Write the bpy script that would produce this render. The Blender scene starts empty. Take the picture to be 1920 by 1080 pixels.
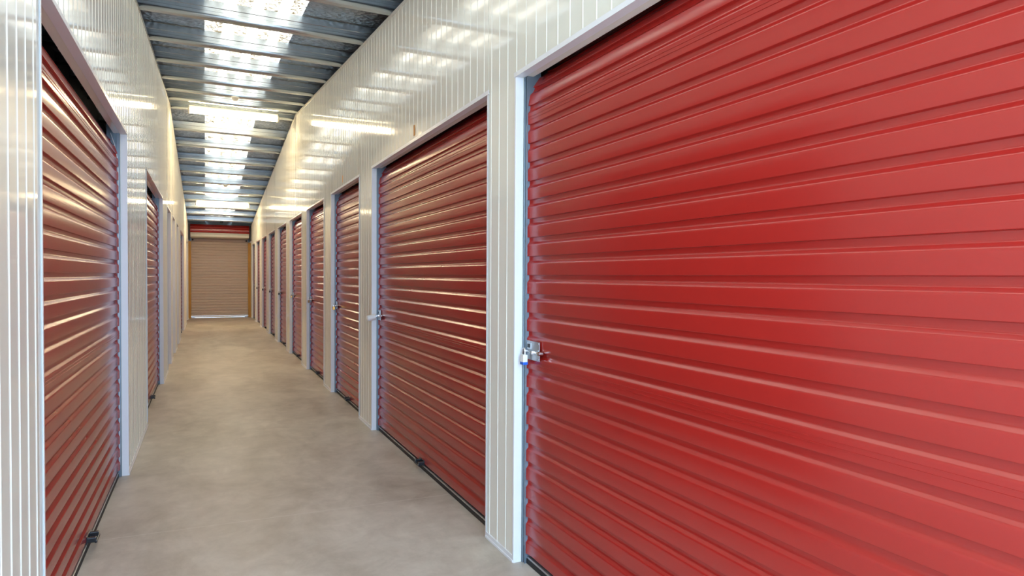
import bpy, bmesh, math, random
from mathutils import Matrix, Vector, noise
random.seed(7)
S = bpy.context.scene
C = bpy.context.collection

# ------------------------------------------------------------------ camera, sky, exposure
YAW, PITCH, ROLL, FPX, EYE = .4462, -.0184, .0054, 1201.66, 1.4
F = Vector((math.sin(YAW)*math.cos(PITCH), math.cos(YAW)*math.cos(PITCH), math.sin(PITCH)))
R0 = Vector((math.cos(YAW), -math.sin(YAW), 0))
U0 = R0.cross(F)
RT = R0*math.cos(ROLL)+U0*math.sin(ROLL)
UP = U0*math.cos(ROLL)-R0*math.sin(ROLL)
cam = bpy.data.cameras.new('camera')
cam.lens = FPX/1920*36; cam.sensor_width = 36; cam.clip_start = .02
co = bpy.data.objects.new('camera', cam); C.objects.link(co)
co.matrix_world = Matrix(((RT.x, UP.x, -F.x, 0), (RT.y, UP.y, -F.y, 0), (RT.z, UP.z, -F.z, EYE), (0, 0, 0, 1)))
S.camera = co
S.view_settings.view_transform = 'Standard'; S.view_settings.look = 'None'
S.view_settings.gamma = 1; S.view_settings.use_curve_mapping = False
S.view_settings.exposure = 0.58
S.cycles.use_denoising = True
S.cycles.max_bounces = 12; S.cycles.diffuse_bounces = 6; S.cycles.glossy_bounces = 6

world = bpy.data.worlds.new('world'); S.world = world; world.use_nodes = True
bg = world.node_tree.nodes['Background']
bg.inputs[0].default_value = (.50, .72, 1.0, 1); bg.inputs[1].default_value = 8.5

ENTRY = -1.2                       # the open end behind the camera
pl = bpy.data.lights.new('entry_portal', 'AREA'); pl.shape = 'RECTANGLE'; pl.size = 1.9; pl.size_y = 3.0
pl.cycles.is_portal = True
po = bpy.data.objects.new('entry_portal', pl); C.objects.link(po)
po.location = (.43, ENTRY+.02, 1.5); po.rotation_euler = (math.radians(90), 0, 0)   # faces +Y (down the corridor)

# ------------------------------------------------------------------ numbers of the place
XR, XL = 1.357, -.490              # faces of the two walls
ZH = 2.3625                        # underside of door headers
END = 22.75
RIDGE = 11.2
def ztop(d): return 4.06-.0915*abs(d-RIDGE)      # underside of the purlins = top of the walls
SKX0, SKX1 = 0.0, .80

# ------------------------------------------------------------------ helpers
def tag(o, label=None, cat=None, group=None, kind=None):
    if label: o['label'] = label
    if cat: o['category'] = cat
    if group: o['group'] = group
    if kind: o['kind'] = kind
    return o
def empty(name, loc=(0, 0, 0), rz=0):
    o = bpy.data.objects.new(name, None); C.objects.link(o)
    o.location = loc; o.rotation_euler = (0, 0, rz); o.empty_display_size = .1
    return o
def obj(name, bm, m, parent=None, smooth=False):
    bmesh.ops.recalc_face_normals(bm, faces=bm.faces)
    me = bpy.data.meshes.new(name); bm.to_mesh(me); bm.free()
    if smooth:
        for p in me.polygons: p.use_smooth = True
    for k in (m if isinstance(m, (list, tuple)) else [m]): me.materials.append(k)
    o = bpy.data.objects.new(name, me); C.objects.link(o)
    if parent: o.parent = parent
    return o
def bx(bm, x0, x1, y0, y1, z0, z1, bev=0, mi=0):
    r = bmesh.ops.create_cube(bm, size=1)
    for v in r['verts']:
        v.co = Vector((x0+(v.co.x+.5)*(x1-x0), y0+(v.co.y+.5)*(y1-y0), z0+(v.co.z+.5)*(z1-z0)))
    fs = {f for v in r['verts'] for f in v.link_faces}
    for f in fs: f.material_index = mi
    if bev:
        es = list({e for v in r['verts'] for e in v.link_edges})
        bmesh.ops.bevel(bm, geom=es, offset=bev, segments=2, affect='EDGES', profile=.6)
def cyl(bm, p, q, r, seg=20, r2=None):
    p, q = Vector(p), Vector(q); d = q-p
    m = Matrix.Translation((p+q)/2) @ d.to_track_quat('Z', 'Y').to_matrix().to_4x4()
    bmesh.ops.create_cone(bm, cap_ends=True, segments=seg, radius1=r, radius2=r if r2 is None else r2, depth=d.length, matrix=m)
def tube(bm, pts, r, seg=10):
    pts = [Vector(p) for p in pts]; rings = []
    for i, p in enumerate(pts):
        t = (pts[min(i+1, len(pts)-1)]-pts[max(i-1, 0)]).normalized()
        a = t.orthogonal().normalized() if i == 0 else (rings_a - t*rings_a.dot(t)).normalized()
        rings_a = a; b = t.cross(a)
        rings.append([bm.verts.new(p+a*r*math.cos(2*math.pi*k/seg)+b*r*math.sin(2*math.pi*k/seg)) for k in range(seg)])
    for A, B in zip(rings, rings[1:]):
        for k in range(seg): bm.faces.new((A[k], A[(k+1) % seg], B[(k+1) % seg], B[k]))
    bm.faces.new(rings[0]); bm.faces.new(rings[-1])
def prism_y(bm, prof, y0, y1, close=True):
    """profile of (x, z) run along y"""
    A = [bm.verts.new((x, y0, z)) for x, z in prof]; B = [bm.verts.new((x, y1, z)) for x, z in prof]
    n = len(prof)
    for i in range(n if close else n-1): bm.faces.new((A[i], A[(i+1) % n], B[(i+1) % n], B[i]))
    if close: bm.faces.new(A); bm.faces.new(B)

# ------------------------------------------------------------------ materials
def nodes(name):
    m = bpy.data.materials.new(name); m.use_nodes = True
    nt = m.node_tree; return m, nt, nt.nodes['Principled BSDF']
def add(nt, t, **kw):
    n = nt.nodes.new(t)
    for k, v in kw.items():
        if k in n.inputs: n.inputs[k].default_value = v
        else: setattr(n, k, v)
    return n
def coords(nt, scale):
    tc = add(nt, 'ShaderNodeTexCoord'); mp = add(nt, 'ShaderNodeMapping')
    mp.inputs['Scale'].default_value = scale
    nt.links.new(tc.outputs['Object'], mp.inputs['Vector']); return mp.outputs['Vector']
def metal_paint(name, col, rough, spec=.5, metallic=0, var=.04, bump=0, bscale=30, scale=(3, 3, 3), coat=0):
    m, nt, b = nodes(name)
    v = coords(nt, scale)
    n = add(nt, 'ShaderNodeTexNoise', Scale=2.2, Detail=5.0, Roughness=.6); nt.links.new(v, n.inputs['Vector'])
    mix = add(nt, 'ShaderNodeMix', data_type='RGBA')
    mix.inputs[6].default_value = (*[c*(1-var) for c in col], 1); mix.inputs[7].default_value = (*[min(1, c*(1+var)) for c in col], 1)
    nt.links.new(n.outputs['Fac'], mix.inputs[0]); nt.links.new(mix.outputs[2], b.inputs['Base Color'])
    b.inputs['Roughness'].default_value = rough; b.inputs['Metallic'].default_value = metallic
    b.inputs['Specular IOR Level'].default_value = spec; b.inputs['Coat Weight'].default_value = coat
    b.inputs['Coat Roughness'].default_value = .08
    if bump:
        n2 = add(nt, 'ShaderNodeTexNoise', Scale=bscale, Detail=3.0); nt.links.new(v, n2.inputs['Vector'])
        bp = add(nt, 'ShaderNodeBump', Strength=bump, Distance=.004); nt.links.new(n2.outputs['Fac'], bp.inputs['Height'])
        nt.links.new(bp.outputs[0], b.inputs['Normal'])
    return m
M = {}
M['wall'] = metal_paint('cream_wall_sheet', (.86, .845, .755), .07, spec=.6, var=.015, bump=.025, bscale=1.2, scale=(1, 1, 1))
M['purlin'] = metal_paint('purlin_galvanised', (.55, .62, .68), .27, metallic=.9, var=.08, scale=(4, 4, 4))
M['silver'] = metal_paint('brushed_silver', (.86, .87, .84), .3, metallic=.1, var=.03)
M['trim'] = metal_paint('pale_flashing', (.82, .83, .86), .28, var=.02)
M['door'] = metal_paint('red_door_paint', (.36, .0175, .013), .22, spec=.75, var=.05, scale=(1, 1, 1))
M['door_end'] = metal_paint('beige_door_paint', (.66, .54, .46), .45, var=.06)
M['galv'] = metal_paint('galvanised_steel', (.50, .52, .54), .34, metallic=.85, var=.12, scale=(6, 6, 6))
M['guide'] = metal_paint('blue_grey_guide', (.17, .21, .25), .35, metallic=.4, var=.05)
M['nylon'] = metal_paint('white_nylon', (.82, .84, .86), .4)
M['rubber'] = metal_paint('black_rubber', (.012, .012, .013), .6)
M['black'] = metal_paint('black_plastic', (.012, .013, .016), .3)
M['chrome'] = metal_paint('polished_steel', (.72, .72, .72), .16, metallic=1, var=.03)
M['brass'] = metal_paint('brass', (.72, .40, .10), .25, metallic=.8, var=.05)
M['darkbrass'] = metal_paint('dark_brass', (.22, .11, .05), .35, metallic=.8, var=.05)
M['blue'] = metal_paint('blue_plastic', (.01, .12, .62), .3)
M['yellow'] = metal_paint('ochre_timber_post', (.50, .25, .03), .5, var=.3, scale=(2, 2, 2))
M['cream_plastic'] = metal_paint('cream_plastic', (.72, .68, .58), .4)
M['orange'] = metal_paint('orange_paper', (.75, .33, .06), .6, var=.1)
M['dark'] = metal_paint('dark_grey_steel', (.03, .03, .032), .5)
M['backwall'] = metal_paint('grey_end_sheet', (.28, .28, .25), .5)
M['aluminium'] = metal_paint('aluminium_rail', (.74, .70, .60), .5, metallic=.1)

def foil_mat():
    m, nt, b = nodes('crinkled_foil_insulation')
    v = coords(nt, (1, 1, 1))
    n = add(nt, 'ShaderNodeTexNoise', Scale=9.0, Detail=6.0, Roughness=.65, Distortion=1.2); nt.links.new(v, n.inputs['Vector'])
    vo = add(nt, 'ShaderNodeTexVoronoi', Scale=16.0); vo.feature = 'DISTANCE_TO_EDGE'; nt.links.new(n.outputs['Color'], vo.inputs['Vector'])
    vo2 = add(nt, 'ShaderNodeTexVoronoi', Scale=22.0); vo2.feature = 'F1'; nt.links.new(v, vo2.inputs['Vector'])
    ad = add(nt, 'ShaderNodeMath', operation='ADD'); nt.links.new(n.outputs['Fac'], ad.inputs[0]); nt.links.new(vo2.outputs['Distance'], ad.inputs[1])
    bp = add(nt, 'ShaderNodeBump', Strength=.75, Distance=.03); nt.links.new(ad.outputs[0], bp.inputs['Height']); nt.links.new(bp.outputs[0], b.inputs['Normal'])
    cr = add(nt, 'ShaderNodeValToRGB'); cr.color_ramp.elements[0].color = (.24, .27, .30, 1); cr.color_ramp.elements[1].color = (.58, .62, .64, 1)
    cr.color_ramp.elements[0].position = .3; cr.color_ramp.elements[1].position = .7
    nt.links.new(n.outputs['Fac'], cr.inputs[0]); nt.links.new(cr.outputs[0], b.inputs['Base Color'])
    b.inputs['Metallic'].default_value = .75; b.inputs['Roughness'].default_value = .38
    return m
M['foil'] = foil_mat()

def skylight_mat(name, strength, speck):
    """translucent roof sheet, lit from outside by the daylight sky"""
    m, nt, b = nodes(name)
    v = coords(nt, (1, 1, 1))
    n = add(nt, 'ShaderNodeTexNoise', Scale=13.0, Detail=4.0, Roughness=.72, Distortion=2.0); nt.links.new(v, n.inputs['Vector'])
    cr = add(nt, 'ShaderNodeValToRGB')
    e = cr.color_ramp.elements
    e[0].position = .41; e[0].color = (.16, .125, .06, 1) if speck else (.96, .96, .90, 1)
    e[1].position = .53; e[1].color = (1.0, .97, .86, 1)
    nt.links.new(n.outputs['Fac'], cr.inputs[0])
    nt.links.new(cr.outputs[0], b.inputs['Emission Color']); nt.links.new(cr.outputs[0], b.inputs['Base Color'])
    b.inputs['Emission Strength'].default_value = strength; b.inputs['Roughness'].default_value = .5
    return m
M['sky_flat'] = skylight_mat('translucent_sheet_crinkled', .95, True)
M['sky_rib'] = skylight_mat('translucent_sheet_clear_rib', 1.7, False)

def emit(name, col, s):
    m, nt, b = nodes(name); b.inputs['Base Color'].default_value = (.8, .78, .7, 1)
    b.inputs['Emission Color'].default_value = (*col, 1); b.inputs['Emission Strength'].default_value = s
    return m
M['lamp'] = emit('lit_diffuser', (1.0, .78, .46), 36)
M['daygap'] = emit('daylight_outside', (1, .93, .75), 1.2)

def concrete():
    m, nt, b = nodes('polished_concrete')
    v = coords(nt, (1, 1, 1))
    v2 = coords(nt, (1.6, .8, 1))
    def N(sc, det, ro, vec, dist=0):
        n = add(nt, 'ShaderNodeTexNoise', Scale=sc, Detail=det, Roughness=ro, Distortion=dist); nt.links.new(vec, n.inputs['Vector']); return n.outputs['Fac']
    big = N(1.1, 6, .62, v2, .6); mid = N(5, 8, .7, v, .4); fine = N(60, 4, .6, v)
    cr = add(nt, 'ShaderNodeValToRGB'); e = cr.color_ramp.elements
    e[0].position = .34; e[0].color = (.38, .325, .26, 1); e[1].position = .64; e[1].color = (.68, .62, .53, 1)
    a = add(nt, 'ShaderNodeMath', operation='MULTIPLY_ADD'); nt.links.new(big, a.inputs[0]); a.inputs[1].default_value = .55
    c = add(nt, 'ShaderNodeMath', operation='MULTIPLY'); nt.links.new(mid, c.inputs[0]); c.inputs[1].default_value = .45
    nt.links.new(c.outputs[0], a.inputs[2]); nt.links.new(a.outputs[0], cr.inputs[0])
    # pale filled saw cuts across the slab: y + .08*(x) = 3.9 every 6 m
    tc = add(nt, 'ShaderNodeTexCoord'); sp = add(nt, 'ShaderNodeSeparateXYZ'); nt.links.new(tc.outputs['Object'], sp.inputs[0])
    k = add(nt, 'ShaderNodeMath', operation='MULTIPLY_ADD'); nt.links.new(sp.outputs[0], k.inputs[0]); k.inputs[1].default_value = .05; nt.links.new(sp.outputs[1], k.inputs[2])
    k2 = add(nt, 'ShaderNodeMath', operation='SUBTRACT'); nt.links.new(k.outputs[0], k2.inputs[0]); k2.inputs[1].default_value = 3.925
    k3 = add(nt, 'ShaderNodeMath', operation='PINGPONG'); nt.links.new(k2.outputs[0], k3.inputs[0]); k3.inputs[1].default_value = 3.0
    k4 = add(nt, 'ShaderNodeMath', operation='LESS_THAN'); nt.links.new(k3.outputs[0], k4.inputs[0]); k4.inputs[1].default_value = .004
    k5 = add(nt, 'ShaderNodeMath', operation='MULTIPLY'); nt.links.new(k4.outputs[0], k5.inputs[0]); nt.links.new(mid, k5.inputs[1])
    mx = add(nt, 'ShaderNodeMix', data_type='RGBA'); nt.links.new(k5.outputs[0], mx.inputs[0]); nt.links.new(cr.outputs[0], mx.inputs[6]); mx.inputs[7].default_value = (.70, .66, .60, 1)
    nt.links.new(mx.outputs[2], b.inputs['Base Color'])
    rr = add(nt, 'ShaderNodeMapRange'); nt.links.new(mid, rr.inputs[0]); rr.inputs[1].default_value = .3; rr.inputs[2].default_value = .7; rr.inputs[3].default_value = .38; rr.inputs[4].default_value = .52
    nt.links.new(rr.outputs[0], b.inputs['Roughness'])
    bp = add(nt, 'ShaderNodeBump', Strength=.06, Distance=.003); nt.links.new(fine, bp.inputs['Height']); nt.links.new(bp.outputs[0], b.inputs['Normal'])
    return m
M['floor'] = concrete()

# ------------------------------------------------------------------ doors along each wall: (near jamb, far jamb)
RD = [(.20, 2.795), (3.14, 5.75), (6.292, 7.83), (8.364, 9.884), (10.43, 12.0), (12.553, 14.1),
      (14.697, 16.196), (16.796, 18.275), (18.983, 20.398), (20.944, 22.257)]
LD = [(2.583, 5.150), (6.785, 9.281), (10.401, 11.335), (11.992, 12.876), (13.682, 14.49), (15.673, 18.008), (20.505, 21.967)]

# ------------------------------------------------------------------ floor
bm = bmesh.new(); bx(bm, -1.7, 2.6, ENTRY, 23.6, -.12, 0)
tag(obj('floor', bm, M['floor']), 'pale polished concrete corridor floor with faint saw cut', 'floor', kind='structure')
bm = bmesh.new(); bx(bm, -9, 10, ENTRY-14, ENTRY, -.16, -.02)
tag(obj('ground', bm, M['floor']), 'concrete apron outside the open end behind the camera', 'ground', kind='structure')

# ------------------------------------------------------------------ walls: ribbed sheet with openings
def rib_profile(y0, y1, pitch=.1, w=.0065, s=.0035, dep=.0025):
    """(y, outward offset) along the wall, ribs on a global grid"""
    out = [(y0, 0)]
    k = math.ceil((y0+.012)/pitch)
    while k*pitch < y1-.012:
        c = k*pitch
        out += [(c-w, 0), (c-s, dep), (c+s, dep), (c+w, 0)]
        k += 1
    out.append((y1, 0)); return out
def slab(bm, side, X, y0, y1, z0, z1=None, thick=.075):
    """side +1: right wall whose face looks to -x"""
    pr = rib_profile(y0, y1)
    zt = (lambda y: z1) if z1 is not None else ztop
    lo, hi = [], []
    for y, o in pr:
        x = X-side*o
        lo.append(bm.verts.new((x, y, z0))); hi.append(bm.verts.new((x, y, zt(y))))
    bl = [bm.verts.new((X+side*thick, y, z0)) for y, o in pr]; bh = [bm.verts.new((X+side*thick, y, zt(y))) for y, o in pr]
    n = len(pr)
    for i in range(n-1):
        bm.faces.new((lo[i], lo[i+1], hi[i+1], hi[i])); bm.faces.new((bl[i], bl[i+1], bh[i+1], bh[i]))
        bm.faces.new((lo[i], lo[i+1], bl[i+1], bl[i])); bm.faces.new((hi[i], hi[i+1], bh[i+1], bh[i]))
    bm.faces.new((lo[0], hi[0], bh[0], bl[0])); bm.faces.new((lo[-1], hi[-1], bh[-1], bl[-1]))
def wall(name, side, X, doors, label):
    piers = []; prev = ENTRY
    for a, b in doors: piers.append((prev, a)); prev = b
    piers.append((prev, END+.45))
    bm = bmesh.new()
    # panel joints run straight up from the near corner of each door
    cuts = [ENTRY]+sorted([a for a, b in doors])+[END+.45]
    for a, b in zip(cuts, cuts[1:]):
        a2 = a+.003 if a > ENTRY else a; b2 = b-.003 if b < END else b
        slab(bm, side, X, a2, RIDGE, ZH) if a < RIDGE < b else None
        slab(bm, side, X, RIDGE if a < RIDGE < b else a2, b2, ZH)
    for a, b in piers: slab(bm, side, X, a, b, 0, ZH)
    w = tag(obj(name, bm, M['wall']), label, 'wall', kind='structure')
    bm = bmesh.new()
    for i, (a, b) in enumerate(piers):
        t = bmesh.new(); bx(t, min(X, X-side*.006), max(X, X-side*.006), a+.004, b-.004, .0, .032, .001)
        bx(t, min(X-side*.004, X-side*.010), max(X-side*.004, X-side*.010), a+.004, b-.004, .0, .012, .001)
        obj('base_track', t, M['trim'], w)
    bm.free()
    # rolled cap along the top edge, one piece each side of the ridge
    for y0, y1 in ((ENTRY, RIDGE), (RIDGE, END)):
        t = bmesh.new(); vs = []
        for y in (y0, y1):
            z = ztop(y)
            vs.append([t.verts.new((X-side*a, y, z+b)) for a, b in ((.0045, -.028), (.0045, .002), (-.03, .002), (-.03, -.004), (.0, -.004), (.0, -.028))])
        for i in range(6): t.faces.new((vs[0][i], vs[0][(i+1) % 6], vs[1][(i+1) % 6], vs[1][i]))
        t.faces.new(vs[0]); t.faces.new(vs[1])
        obj('top_cap', t, M['wall'], w)
    return w
wall('wall_right', 1, XR, RD, 'right corridor wall of cream vertically ribbed steel sheet')
wall('wall_left', -1, XL, LD, 'left corridor wall of cream vertically ribbed steel sheet')
# unseen panels added behind the doors to keep daylight from leaking in
for nm, x0, x1 in (('light_block_right', 2.5, 2.6), ('light_block_left', -1.7, -1.6)):
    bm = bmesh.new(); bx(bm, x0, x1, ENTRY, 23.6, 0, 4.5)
    tag(obj(nm, bm, M['dark']), 'dark added panel behind the doors that keeps outside light out', 'wall', kind='structure')
for nm, x0, x1 in (('entry_light_block_right', XR+.075, 2.6), ('entry_light_block_left', -1.7, XL-.075)):  # unseen closures added so no daylight leaks in beside the mouth
    bm = bmesh.new(); bx(bm, x0, x1, ENTRY, ENTRY+.05, 0, 3.1)
    tag(obj(nm, bm, M['wall']), 'added closing panel beside the open corridor mouth that keeps outside light out', 'wall', kind='structure')

# ------------------------------------------------------------------ roller doors
PITCH_RIB = .0905
def curtain_profile(z0, z1, dep=.0135, seams=()):
    """(z, outward offset) up the curtain; wide flat faces stand out, narrow valleys sit back"""
    # one rib as (z, offset) corners with their rounding radius; corners become short arcs
    D = dep
    cs = [(.0, 0, .004), (.0115, 0, .0025), (.0155, D, .003)]
    one = []
    corners = [(.0135, 0, .0012), (.0148, D, .0016), (.0692, D, .0044), (.0832, 0, .005)]
    n = len(corners)
    for i, (z, o, r) in enumerate(corners):
        pz, po = corners[i-1][:2] if i else (corners[-1][0]-PITCH_RIB, corners[-1][1])
        nz, no = corners[i+1][:2] if i < n-1 else (corners[0][0]+PITCH_RIB, corners[0][1])
        a = Vector((pz-z, po-o)).normalized(); b = Vector((nz-z, no-o)).normalized()
        P0 = Vector((z, o))+a*r; P2 = Vector((z, o))+b*r
        for t in (0, .33, .67, 1):
            q = P0*(1-t)**2+Vector((z, o))*2*t*(1-t)+P2*t*t
            one.append((q.x, q.y))
        if i == 1: one.append(('seam',))
    out = []; z = z0; k = 0
    while z < z1:
        for q in one:
            if q[0] == 'seam':
                if k in seams: out += [(z+a, o) for a, o in ((.036, D), (.0366, D+.002), (.0386, D+.002), (.0392, D), (.050, D), (.0506, D+.0016), (.0524, D+.0016), (.053, D))]
            else: out.append((z+q[0], q[1]))
        z += PITCH_RIB; k += 1
    return out
def curtain_mesh(W, mat, name, parent, z0=.034, z1=2.41, bend=True, seams=(10, 23), bz=2.215, dep=.0135):
    """local frame: x along the door 0..W, y outward into the corridor, z up"""
    pr = curtain_profile(z0, z1, dep, seams=seams)
    us = [0, .004, .010, .017, .025, .033, .042, .052, .064]
    us = us+[W*.5]+[W-u for u in reversed(us)]
    bm = bmesh.new(); grid = []
    for z, o in pr:
        rec = 0
        if bend and z > bz: t = min((z-bz)/.235, .98); rec = -.22*(1-math.sqrt(1-t*t))
        row = []
        for u in us:
            e = min(u, W-u); k = max(0, 1-e/.060)
            oo = o*(1-.30*k*k)+.016*k*k
            if e < .004: oo -= .004
            row.append(bm.verts.new((u, oo+rec, z)))
        grid.append(row)
    for A, B in zip(grid, grid[1:]):
        for i in range(len(us)-1): bm.faces.new((A[i], A[i+1], B[i+1], B[i]))
    bmesh.ops.recalc_face_normals(bm, faces=bm.faces)
    o = obj(name, bm, mat, parent)
    for e in o.data.polygons: e.use_smooth = True
    o.data.set_sharp_from_angle(angle=math.radians(40))
    sm = o.modifiers.new('thickness', 'SOLIDIFY'); sm.thickness = .0012; sm.offset = -1
    return o

def make_door(n, side, a, b, label, lock):
    """local frame: x runs along the opening, y points into the corridor.  side +1 right wall, -1 left wall"""
    W = b-a; X = XR if side > 0 else XL
    root = empty('door_%d' % n, (X, a if side < 0 else b, 0), math.radians(-90) if side < 0 else math.radians(90))
    # right wall: local x -> +y world for rot 90; local y -> -x world (into corridor)
    if side > 0: root.location.y = a
    else: root.location.y = b       # left: local x -> -y world, local y -> +x world
    tag(root, label, 'roller door', 'red roller doors of the storage units', 'structure')
    cy = -.069 if n not in (13, 14, 15) else -.135                       # curtain plane behind the wall face
    g = .020                         # gap between jamb and curtain edge
    c = curtain_mesh(W-2*g, M['door'], 'curtain', root, bz=2.20 if side > 0 else 2.175, z1=2.41 if side > 0 else 2.37); c.location = (g, cy, 0)
    # jamb returns and header soffit
    for k in (0, 1):
        bm = bmesh.new()
        x0, x1 = (0, .0016) if k == 0 else (W-.0016, W)
        bx(bm, x0, x1, -.034, .0048, 0, ZH-.004, .0006)
        bx(bm, min(x0, x0+(k*2-1)*.012), max(x1, x1+(k*2-1)*.012), .0046, .0062, .0, ZH-.004, .0005)
        obj('jamb', bm, M['trim'], root)
        bm = bmesh.new()
        x0, x1 = (.0016, .030) if k == 0 else (W-.030, W-.0016)
        bx(bm, x0, x0+.002 if k == 0 else x0+.002, -.115, -.040, .0, 2.42)
        bx(bm, x0, x1, -.041, -.038, .0, ZH+.03) if False else None
        bx(bm, x0 if k == 0 else x1-.014, x0+.014 if k == 0 else x1, -.058, -.036, .0, ZH+.03, .002)
        gd = obj('guide', bm, M['guide'], root)
        bm = bmesh.new()
        xs = .0175 if k == 0 else W-.0175
        sg = 1 if k == 0 else -1
        tube(bm, [(xs+sg*.006, -.056, .07), (xs, -.047, .085), (xs, -.047, 2.12), (xs, -.052, 2.2), (xs+sg*.003, -.066, 2.28), (xs+sg*.006, -.09, 2.36)], .0028, 6)
        obj('guide_strip', bm, M['nylon'], root, True)
    bm = bmesh.new()
    bx(bm, -.020, W+.020, -.036, .0062, ZH-.0022, ZH-.0002)
    bx(bm, -.020, W+.020, .0046, .0066, ZH-.0022, ZH+.020, .0006)
    obj('header', bm, M['trim'], root)
    # bottom rail + rubber
    bm = bmesh.new(); bx(bm, g+.004, W-g-.004, cy-.004, cy+.016, .026, .036, .001)
    rl = obj('bottom_rail', bm, M['galv'], root)
    bm = bmesh.new(); bx(bm, g+.004, W-g-.004, cy-.008, cy+.018, .0, .025, .004)
    obj('rubber_seal', bm, M['rubber'], rl)
    # black lift handle at mid width
    bm = bmesh.new(); m = W/2; yy = cy+.014
    bx(bm, m-.055, m+.055, yy-.002, yy+.004, .030, .075, .0015)
    bx(bm, m-.052, m-.030, yy, yy+.042, .040, .066, .004); bx(bm, m+.030, m+.052, yy, yy+.042, .040, .066, .004)
    bx(bm, m-.052, m+.052, yy+.034, yy+.046, .036, .050, .004)
    obj('lift_handle', bm, M['black'], root)
    # latch near the far jamb (near jamb on the left side)
    fx = W if side > 0 else W
    zl = 1.045
    lt = bmesh.new(); px = fx-.156 if n == 1 else fx-.110
    y1 = cy+.020
    bx(lt, px-.004, fx-.026, y1, y1+.0022, zl-.044, zl+.046, .0006)
    bx(lt, fx-.078, fx-.038, y1+.002, y1+.006, zl+.008, zl+.036, .001)
    for zz in (-.036, .038): cyl(lt, (px+.006, y1, zl+zz), (px+.006, y1+.005, zl+zz), .0045, 10)
    la = obj('latch', lt, M['galv'], root)
    lb = bmesh.new()
    cyl(lb, (px-.012, y1+.008, zl-.004), (fx-.004, y1+.008, zl-.004), .0062, 14)
    cyl(lb, (px-.022, y1-.004, zl-.004), (px-.022, y1+.020, zl-.004), .0095, 16)
    bx(lb, px-.026, px-.006, y1+.003, y1+.012, zl-.010, zl+.002, .002)
    bx(lb, px+.028, px+.040, y1+.010, y1+.026, zl-.012, zl+.004, .002)
    obj('latch_bolt', lb, M['chrome'], la)
    lb = bmesh.new(); bx(lb, fx-.073, fx-.043, y1+.0055, y1+.0065, zl+.013, zl+.031)  # dark plate laid on the latch paints the shade inside an open slot
    obj('latch_slot_shade', lb, M['dark'], la)
    return root

pos = {0: 'nearest the camera', }
ORD = ['first', 'second', 'third', 'fourth', 'fifth', 'sixth', 'seventh', 'eighth', 'ninth', 'tenth']
rlab = ['wide red roller door filling the right foreground beside a blue-banded padlock',
        'wide red roller door on the right with a silver cylinder padlock',
        'narrow red roller door on the right, the one with a bright brass square padlock',
        'narrow red roller door, fourth along the right wall, with a dark brass padlock',
        'narrow red roller door, fifth along the right wall, with a small brass padlock',
        'narrow red roller door, sixth along the right wall, with a black padlock',
        'narrow red roller door, seventh along the right wall from the camera',
        'narrow red roller door, eighth along the right wall from the camera',
        'narrow red roller door, ninth along the right wall from the camera',
        'last narrow red roller door on the right beside the ochre post, without padlock']
llab = ['wide glossy red-brown roller door in the left foreground',
        'second red-brown roller door on the left, with a black lift handle on the floor line',
        'first of the three narrow recessed doors on the left wall',
        'middle one of the three narrow recessed doors on the left wall',
        'last of the three narrow recessed doors on the left wall',
        'dark red roller door on the left, second last before the corridor end',
        'last roller door on the left beside the corridor end']
for i, (a, b) in enumerate(RD): make_door(i+1, 1, a, b, rlab[i], None)
for i, (a, b) in enumerate(LD): make_door(i+11, -1, a, b, llab[i], None)

# ------------------------------------------------------------------ padlocks
def shackle(bm, c, w, h, r, ax='y'):
    pts = []
    for t in range(0, 13):
        an = math.pi*t/12
        a = -w*math.cos(an); z = h+w*math.sin(an)
        pts.append((c[0], c[1]+a, c[2]+z) if ax == 'y' else (c[0]+a, c[1], c[2]+z))
    p0 = list(pts[0]); p0[2] = c[2]; p1 = list(pts[-1]); p1[2] = c[2]
    tube(bm, [p0]+pts+[p1], r, 8)
def padlock(d, x, z, mat, label, bw=.019, bh=.034, bt=.010, band=None, grp=None):
    t = empty('padlock', (x, d, z))
    tag(t, label, 'padlock', grp)
    bm = bmesh.new(); bx(bm, -bt, bt, -bw, bw, -bh, 0, .003); obj('body', bm, mat, t)
    bm = bmesh.new(); shackle(bm, (0, 0, -.002), bw*.62, .022, .0036); obj('shackle', bm, M['chrome'], t)
    if band:
        bm = bmesh.new(); bx(bm, -bt-.001, bt+.001, -bw-.001, bw+.001, -bh-.003, -bh+.011, .002); obj('band', bm, band, t, )
    return t
XP = XR+.026
g = 'padlocks on the right wall doors'
padlock(2.745, XP-.004, 1.025, M['silver'], 'silver padlock with a blue bottom band on the foreground right door', .016, .046, .012, M['blue'], g)
# cylinder lock lying sideways on the second right door
t = tag(empty('padlock', (XR+.012, 5.68, 1.035)), 'silver cylinder padlock sticking out sideways from the second right door', 'padlock', g)
bm = bmesh.new(); cyl(bm, (-.075, -.005, -.018), (-.004, .0, -.004), .026, 28); cyl(bm, (-.079, -.005, -.019), (-.075, -.005, -.018), .018, 28); obj('body', bm, M['silver'], t, False)
bm = bmesh.new(); cyl(bm, (-.004, 0, -.004), (.020, .005, .004), .013, 20); cyl(bm, (.0, -.03, .004), (.0, .03, .004), .006, 12); obj('collar', bm, M['galv'], t)
padlock(7.765, XP-.012, 1.03, M['brass'], 'bright square brass padlock on the third right door', .022, .040, .012, None, g)
padlock(9.83, XP-.008, 1.03, M['darkbrass'], 'dull brown brass padlock on the fourth right door', .022, .038, .012, None, g)
padlock(11.95, XP-.008, 1.03, M['brass'], 'small brass padlock on the fifth right door', .016, .030, .010, None, g)
for d, w in ((14.04, 'sixth'), (16.14, 'seventh'), (18.22, 'eighth'), (20.34, 'ninth')):
    padlock(d, XP-.014, 1.03, M['black'], 'black padlock hanging on the latch of the %s right door' % w, .024, .045, .014, None, g)

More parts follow.
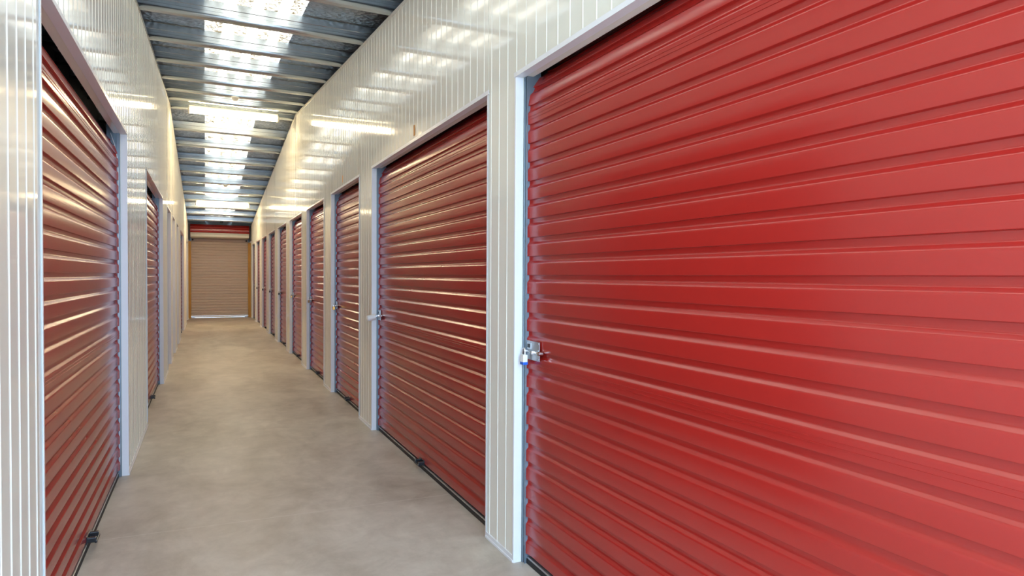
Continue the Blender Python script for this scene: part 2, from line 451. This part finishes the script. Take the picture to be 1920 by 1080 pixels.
# ------------------------------------------------------------------ orange paper tags above two doors
for d, z, lab in ((4.439, 2.407, 'small orange paper tag on the wall above the second right door'), (7.09, 2.414, 'small orange paper tag on the wall above the third right door')):
    t = bmesh.new(); bx(t, -.0012, 0, -.014, .014, -.038, .038, .0003)
    o = obj('paper_tag', t, M['orange']); o.location = (XR-.0034, d+.03, z+.035)
    tag(o, lab, 'tag', 'orange tags on the right wall')

# ------------------------------------------------------------------ roof: foil blanket, skylight strip, purlins
PH = .150
PUR = [6.1-1.03*k for k in range(4, 0, -1)]+[6.1, 7.15, 8.15, 9.2, 10.1, 10.93]+[11.5, 12.65, 13.65, 14.75, 15.75, 16.8, 17.85, 18.9, 19.95, 21.0, 22.1]
def zfoil(d): return ztop(d)+PH+.012
def sag(x, d):
    # foil dips a little between supports and crumples
    k = 0
    for a, b in zip(PUR, PUR[1:]):
        if a <= d < b: t = (d-a)/(b-a); k = math.sin(math.pi*t)
    return -.006*k+.010*noise.noise(Vector((x*5, d*5, 0)))*k+.006*noise.noise(Vector((x*14, d*14, 3)))*k
def foil(name, x0, x1):
    bm = bmesh.new(); nx = int((x1-x0)/.05); ys = []
    y = ENTRY
    while y < 23.6: ys.append(y); y += .05
    ys.append(23.6)
    G = [[bm.verts.new((x0+(x1-x0)*i/nx, y, zfoil(y)+(sag(x0+(x1-x0)*i/nx, y) if 0 < i < nx else 0))) for i in range(nx+1)] for y in ys]
    for A, B in zip(G, G[1:]):
        for i in range(nx): bm.faces.new((A[i], A[i+1], B[i+1], B[i]))
    return bm
ce = tag(empty('ceiling', (0, 0, 0)), 'pitched roof lined with crinkled silver foil insulation', 'ceiling', kind='structure')
obj('foil_blanket', foil('a', -1.7, SKX0), M['foil'], ce, True)
obj('foil_blanket', foil('b', SKX1, 2.6), M['foil'], ce, True)

# skylight: one translucent corrugated strip each side of the ridge
def skylight(n, y0, y1, label):
    xs = [(-.03, 0), (.16, 0), (.175, .03), (.24, .03), (.255, 0), (.385, 0), (.40, .03), (.465, .03), (.48, 0), (.60, 0), (.615, .03), (.675, .03), (.69, 0), (.83, 0)]
    bm = bmesh.new(); N = max(2, int((y1-y0)/.25)); rows = []
    for j in range(N+1):
        y = y0+(y1-y0)*j/N
        rows.append([bm.verts.new((x, y, zfoil(y)+.022+o)) for x, o in xs])
    for A, B in zip(rows, rows[1:]):
        for i in range(len(xs)-1):
            f = bm.faces.new((A[i], A[i+1], B[i+1], B[i]))
            up = xs[i][1] > 0 or xs[i+1][1] > 0
            f.material_index = 1 if up else 0
    tag(obj('window_%d' % n, bm, [M['sky_flat'], M['sky_rib']]), label, 'skylight', kind='structure')
skylight(1, ENTRY, RIDGE-.35, 'bright translucent skylight strip in the roof on the near side of the ridge')
skylight(2, RIDGE+.35, 22.1, 'bright translucent skylight strip in the roof beyond the ridge')
bm = bmesh.new(); bx(bm, SKX0-.03, SKX1+.03, RIDGE-.36, RIDGE+.36, zfoil(RIDGE)-.015, zfoil(RIDGE)+.05)
obj('ridge_cap', bm, M['foil'], ce)
bm = bmesh.new(); bx(bm, SKX0-.03, SKX1+.03, 22.05, 23.6, zfoil(22.1)-.02, zfoil(22.1)+.05)
obj('end_sheet', bm, M['foil'], ce)

def purlin_bm():
    # C section seen from the camera: flat web with a stiffener crease, flanges running away
    prof = [(.062, PH-.016), (.062, PH), (0, PH), (0, PH*.62), (.004, PH*.59), (.004, PH*.41), (0, PH*.38), (0, .034), (.001, .026), (.0035, .018), (.0075, .010), (.013, .004), (.020, 0), (.072, 0), (.072, .014)]
    bm = bmesh.new()
    A = [bm.verts.new((-1.65, y, z)) for y, z in prof]; B = [bm.verts.new((2.55, y, z)) for y, z in prof]
    for i in range(len(prof)-1): bm.faces.new((A[i], A[i+1], B[i+1], B[i]))
    return bm
proto = None
for i, d in enumerate(PUR):
    if proto is None:
        proto = obj('ceiling_purlin', purlin_bm(), M['purlin']); p = proto
        for f in p.data.polygons: f.use_smooth = f.center.z < .034 and f.center.y < .021
        s = p.modifiers.new('thickness', 'SOLIDIFY'); s.thickness = .002
    else:
        p = proto.copy(); C.objects.link(p)
    p.location = (0, d, ztop(d)+.001)
    if d < RIDGE: lab = 'galvanised steel purlin across the near roof slope, number %d counted back from the ridge lamp' % (10-i) if i < 9 else 'galvanised steel purlin at the ridge just before the near lamp'
    else: lab = 'galvanised steel purlin across the far roof slope, number %d counted beyond the ridge lamp' % (i-9)
    tag(p, lab, 'purlin', 'purlins under the roof', 'structure')

# ------------------------------------------------------------------ batten lamps
def lamp(d, z, label):
    t = empty('batten_light', (.43, d, z)); L = .655
    tag(t, label, 'ceiling light', 'batten lights under the purlins')
    bm = bmesh.new(); bx(bm, -L, L, -.045, .045, .035, .085, .004); obj('housing', bm, M['cream_plastic'], t)
    bm = bmesh.new()
    prof = [(-.06, .036), (-.058, .006), (-.045, -.016), (-.02, -.026), (.02, -.026), (.045, -.016), (.058, .006), (.06, .036)]
    A = [bm.verts.new((-L+.012, a, b)) for a, b in prof]; B = [bm.verts.new((L-.012, a, b)) for a, b in prof]
    for i in range(len(prof)): bm.faces.new((A[i], A[(i+1) % 8], B[(i+1) % 8], B[i]))
    bm.faces.new(A); bm.faces.new(B)
    obj('diffuser', bm, M['lamp'], t)
    for s in (-1, 1):
        bm = bmesh.new(); bx(bm, s*L-.012, s*L+.012, -.063, .063, -.029, .05, .004); obj('end_cap', bm, M['cream_plastic'], t)
    for s in (-.4, .4):
        bm = bmesh.new(); bx(bm, s-.015, s+.015, -.012, .012, .08, .13); obj('hanger', bm, M['galv'], t)
lamp(11.22, 3.945, 'lit warm white batten light at the roof ridge, the larger and nearer one')
lamp(19.0, 3.27, 'lit warm white batten light near the end roller door, the smaller one')

# ------------------------------------------------------------------ smoke detectors
def detector(x, d, m, lab):
    t = tag(empty('smoke_detector', (x, d, ztop(d))), lab, 'smoke detector', 'detectors under the roof')
    bm = bmesh.new(); cyl(bm, (0, 0, -.012), (0, 0, .002), .055, 28); obj('base', bm, m, t)
    bm = bmesh.new(); cyl(bm, (0, 0, -.045), (0, 0, -.012), .030, 28, .050); obj('sensing_head', bm, m, t)
detector(.395, 10.13, M['cream_plastic'], 'cream smoke detector hanging in front of the near batten light')
detector(.436, 16.83, M['cream_plastic'], 'cream smoke detector between the two batten lights')
detector(.46, 22.13, M['dark'], 'dark smoke detector at the last purlin above the end roller door')

# ------------------------------------------------------------------ corridor end
bm = bmesh.new(); bx(bm, -1.7, 2.6, 23.25, 23.35, 2.55, 3.3)  # widened past the corridor to stop light leaking in behind the doors
bx(bm, -1.7, -.44, 23.25, 23.35, 0, 2.55); bx(bm, 1.30, 2.6, 23.25, 23.35, 0, 2.55)
tag(obj('wall_end', bm, M['backwall']), 'grey sheet wall around the end roller door', 'wall', kind='structure')
e = tag(empty('door_18', (.43, 23.12, 0)), 'beige-grey roller door closing the far end of the corridor, under a red roll', 'roller door', kind='structure')
c = curtain_mesh(1.70, M['door_end'], 'curtain', e, z0=.040, z1=2.80, bend=False, seams=(), dep=.022); c.rotation_euler = (0, 0, math.radians(180)); c.location = (.85, 0, 0)
for s in (-1, 1):
    bm = bmesh.new(); bx(bm, s*.865-.020, s*.865+.020, -.04, .05, 0, 2.62, .003); obj('guide', bm, M['guide'], e)
    bm = bmesh.new(); bx(bm, s*.882-.040, s*.882+.040, -.32, -.14, 0, 2.46, .004); obj('post', bm, M['yellow'], e)
    bm = bmesh.new(); bx(bm, s*.895-.018, s*.895+.018, -.60, -.04, 2.50, 2.98, .004)
    cyl(bm, (s*.875-.03, -.42, 2.80), (s*.875+.03, -.42, 2.80), .03, 16)
    obj('bracket', bm, M['dark'], e)
    bm = bmesh.new(); bx(bm, s*.80-.05, s*.80+.05, -.06, -.02, .0, .045, .006); obj('rail_stop', bm, M['chrome'], e)
    bm = bmesh.new(); cyl(bm, (s*.80, -.02, 2.52), (s*.80, -.05, 2.52), .028, 14); obj('stop_bolt', bm, M['dark'], e)
bm = bmesh.new(); bx(bm, -.84, .84, -.012, .02, .006, .050, .003); obj('bottom_rail', bm, M['aluminium'], e)
# the roll: painted outer face outward, with the ribs of the curtain round it
bm = bmesh.new(); n = 96; ring = []
for k in range(n):
    a = 2*math.pi*k/n; r = .185+(.006 if (k % 8) < 5 else -.004)
    ring.append((-.42-r*math.cos(a), 2.81+r*math.sin(a)))
A = [bm.verts.new((-.86, y, z)) for y, z in ring]; B = [bm.verts.new((.86, y, z)) for y, z in ring]
for i in range(n): bm.faces.new((A[i], A[(i+1) % n], B[(i+1) % n], B[i]))
bm.faces.new(A); bm.faces.new(B); obj('roll', bm, M['door'], e)
bm = bmesh.new(); prof = [(-.66, 2.60), (-.655, 2.66), (-.62, 2.725), (-.60, 2.715), (-.62, 2.66), (-.60, 2.62), (-.2, 2.60), (-.1, 2.59), (-.1, 2.575), (-.62, 2.575)]
A = [bm.verts.new((-.85, y, z)) for y, z in prof]; B = [bm.verts.new((.85, y, z)) for y, z in prof]
for i in range(len(prof)): bm.faces.new((A[i], A[(i+1) % len(prof)], B[(i+1) % len(prof)], B[i]))
bm.faces.new(A); bm.faces.new(B); obj('roll_guard', bm, M['aluminium'], e)
bm = bmesh.new(); bx(bm, -4, 5, 23.6, 30, -.12, -.02)
tag(obj('ground', bm, M['floor']), 'concrete ground outside beyond the end door', 'ground', kind='structure')
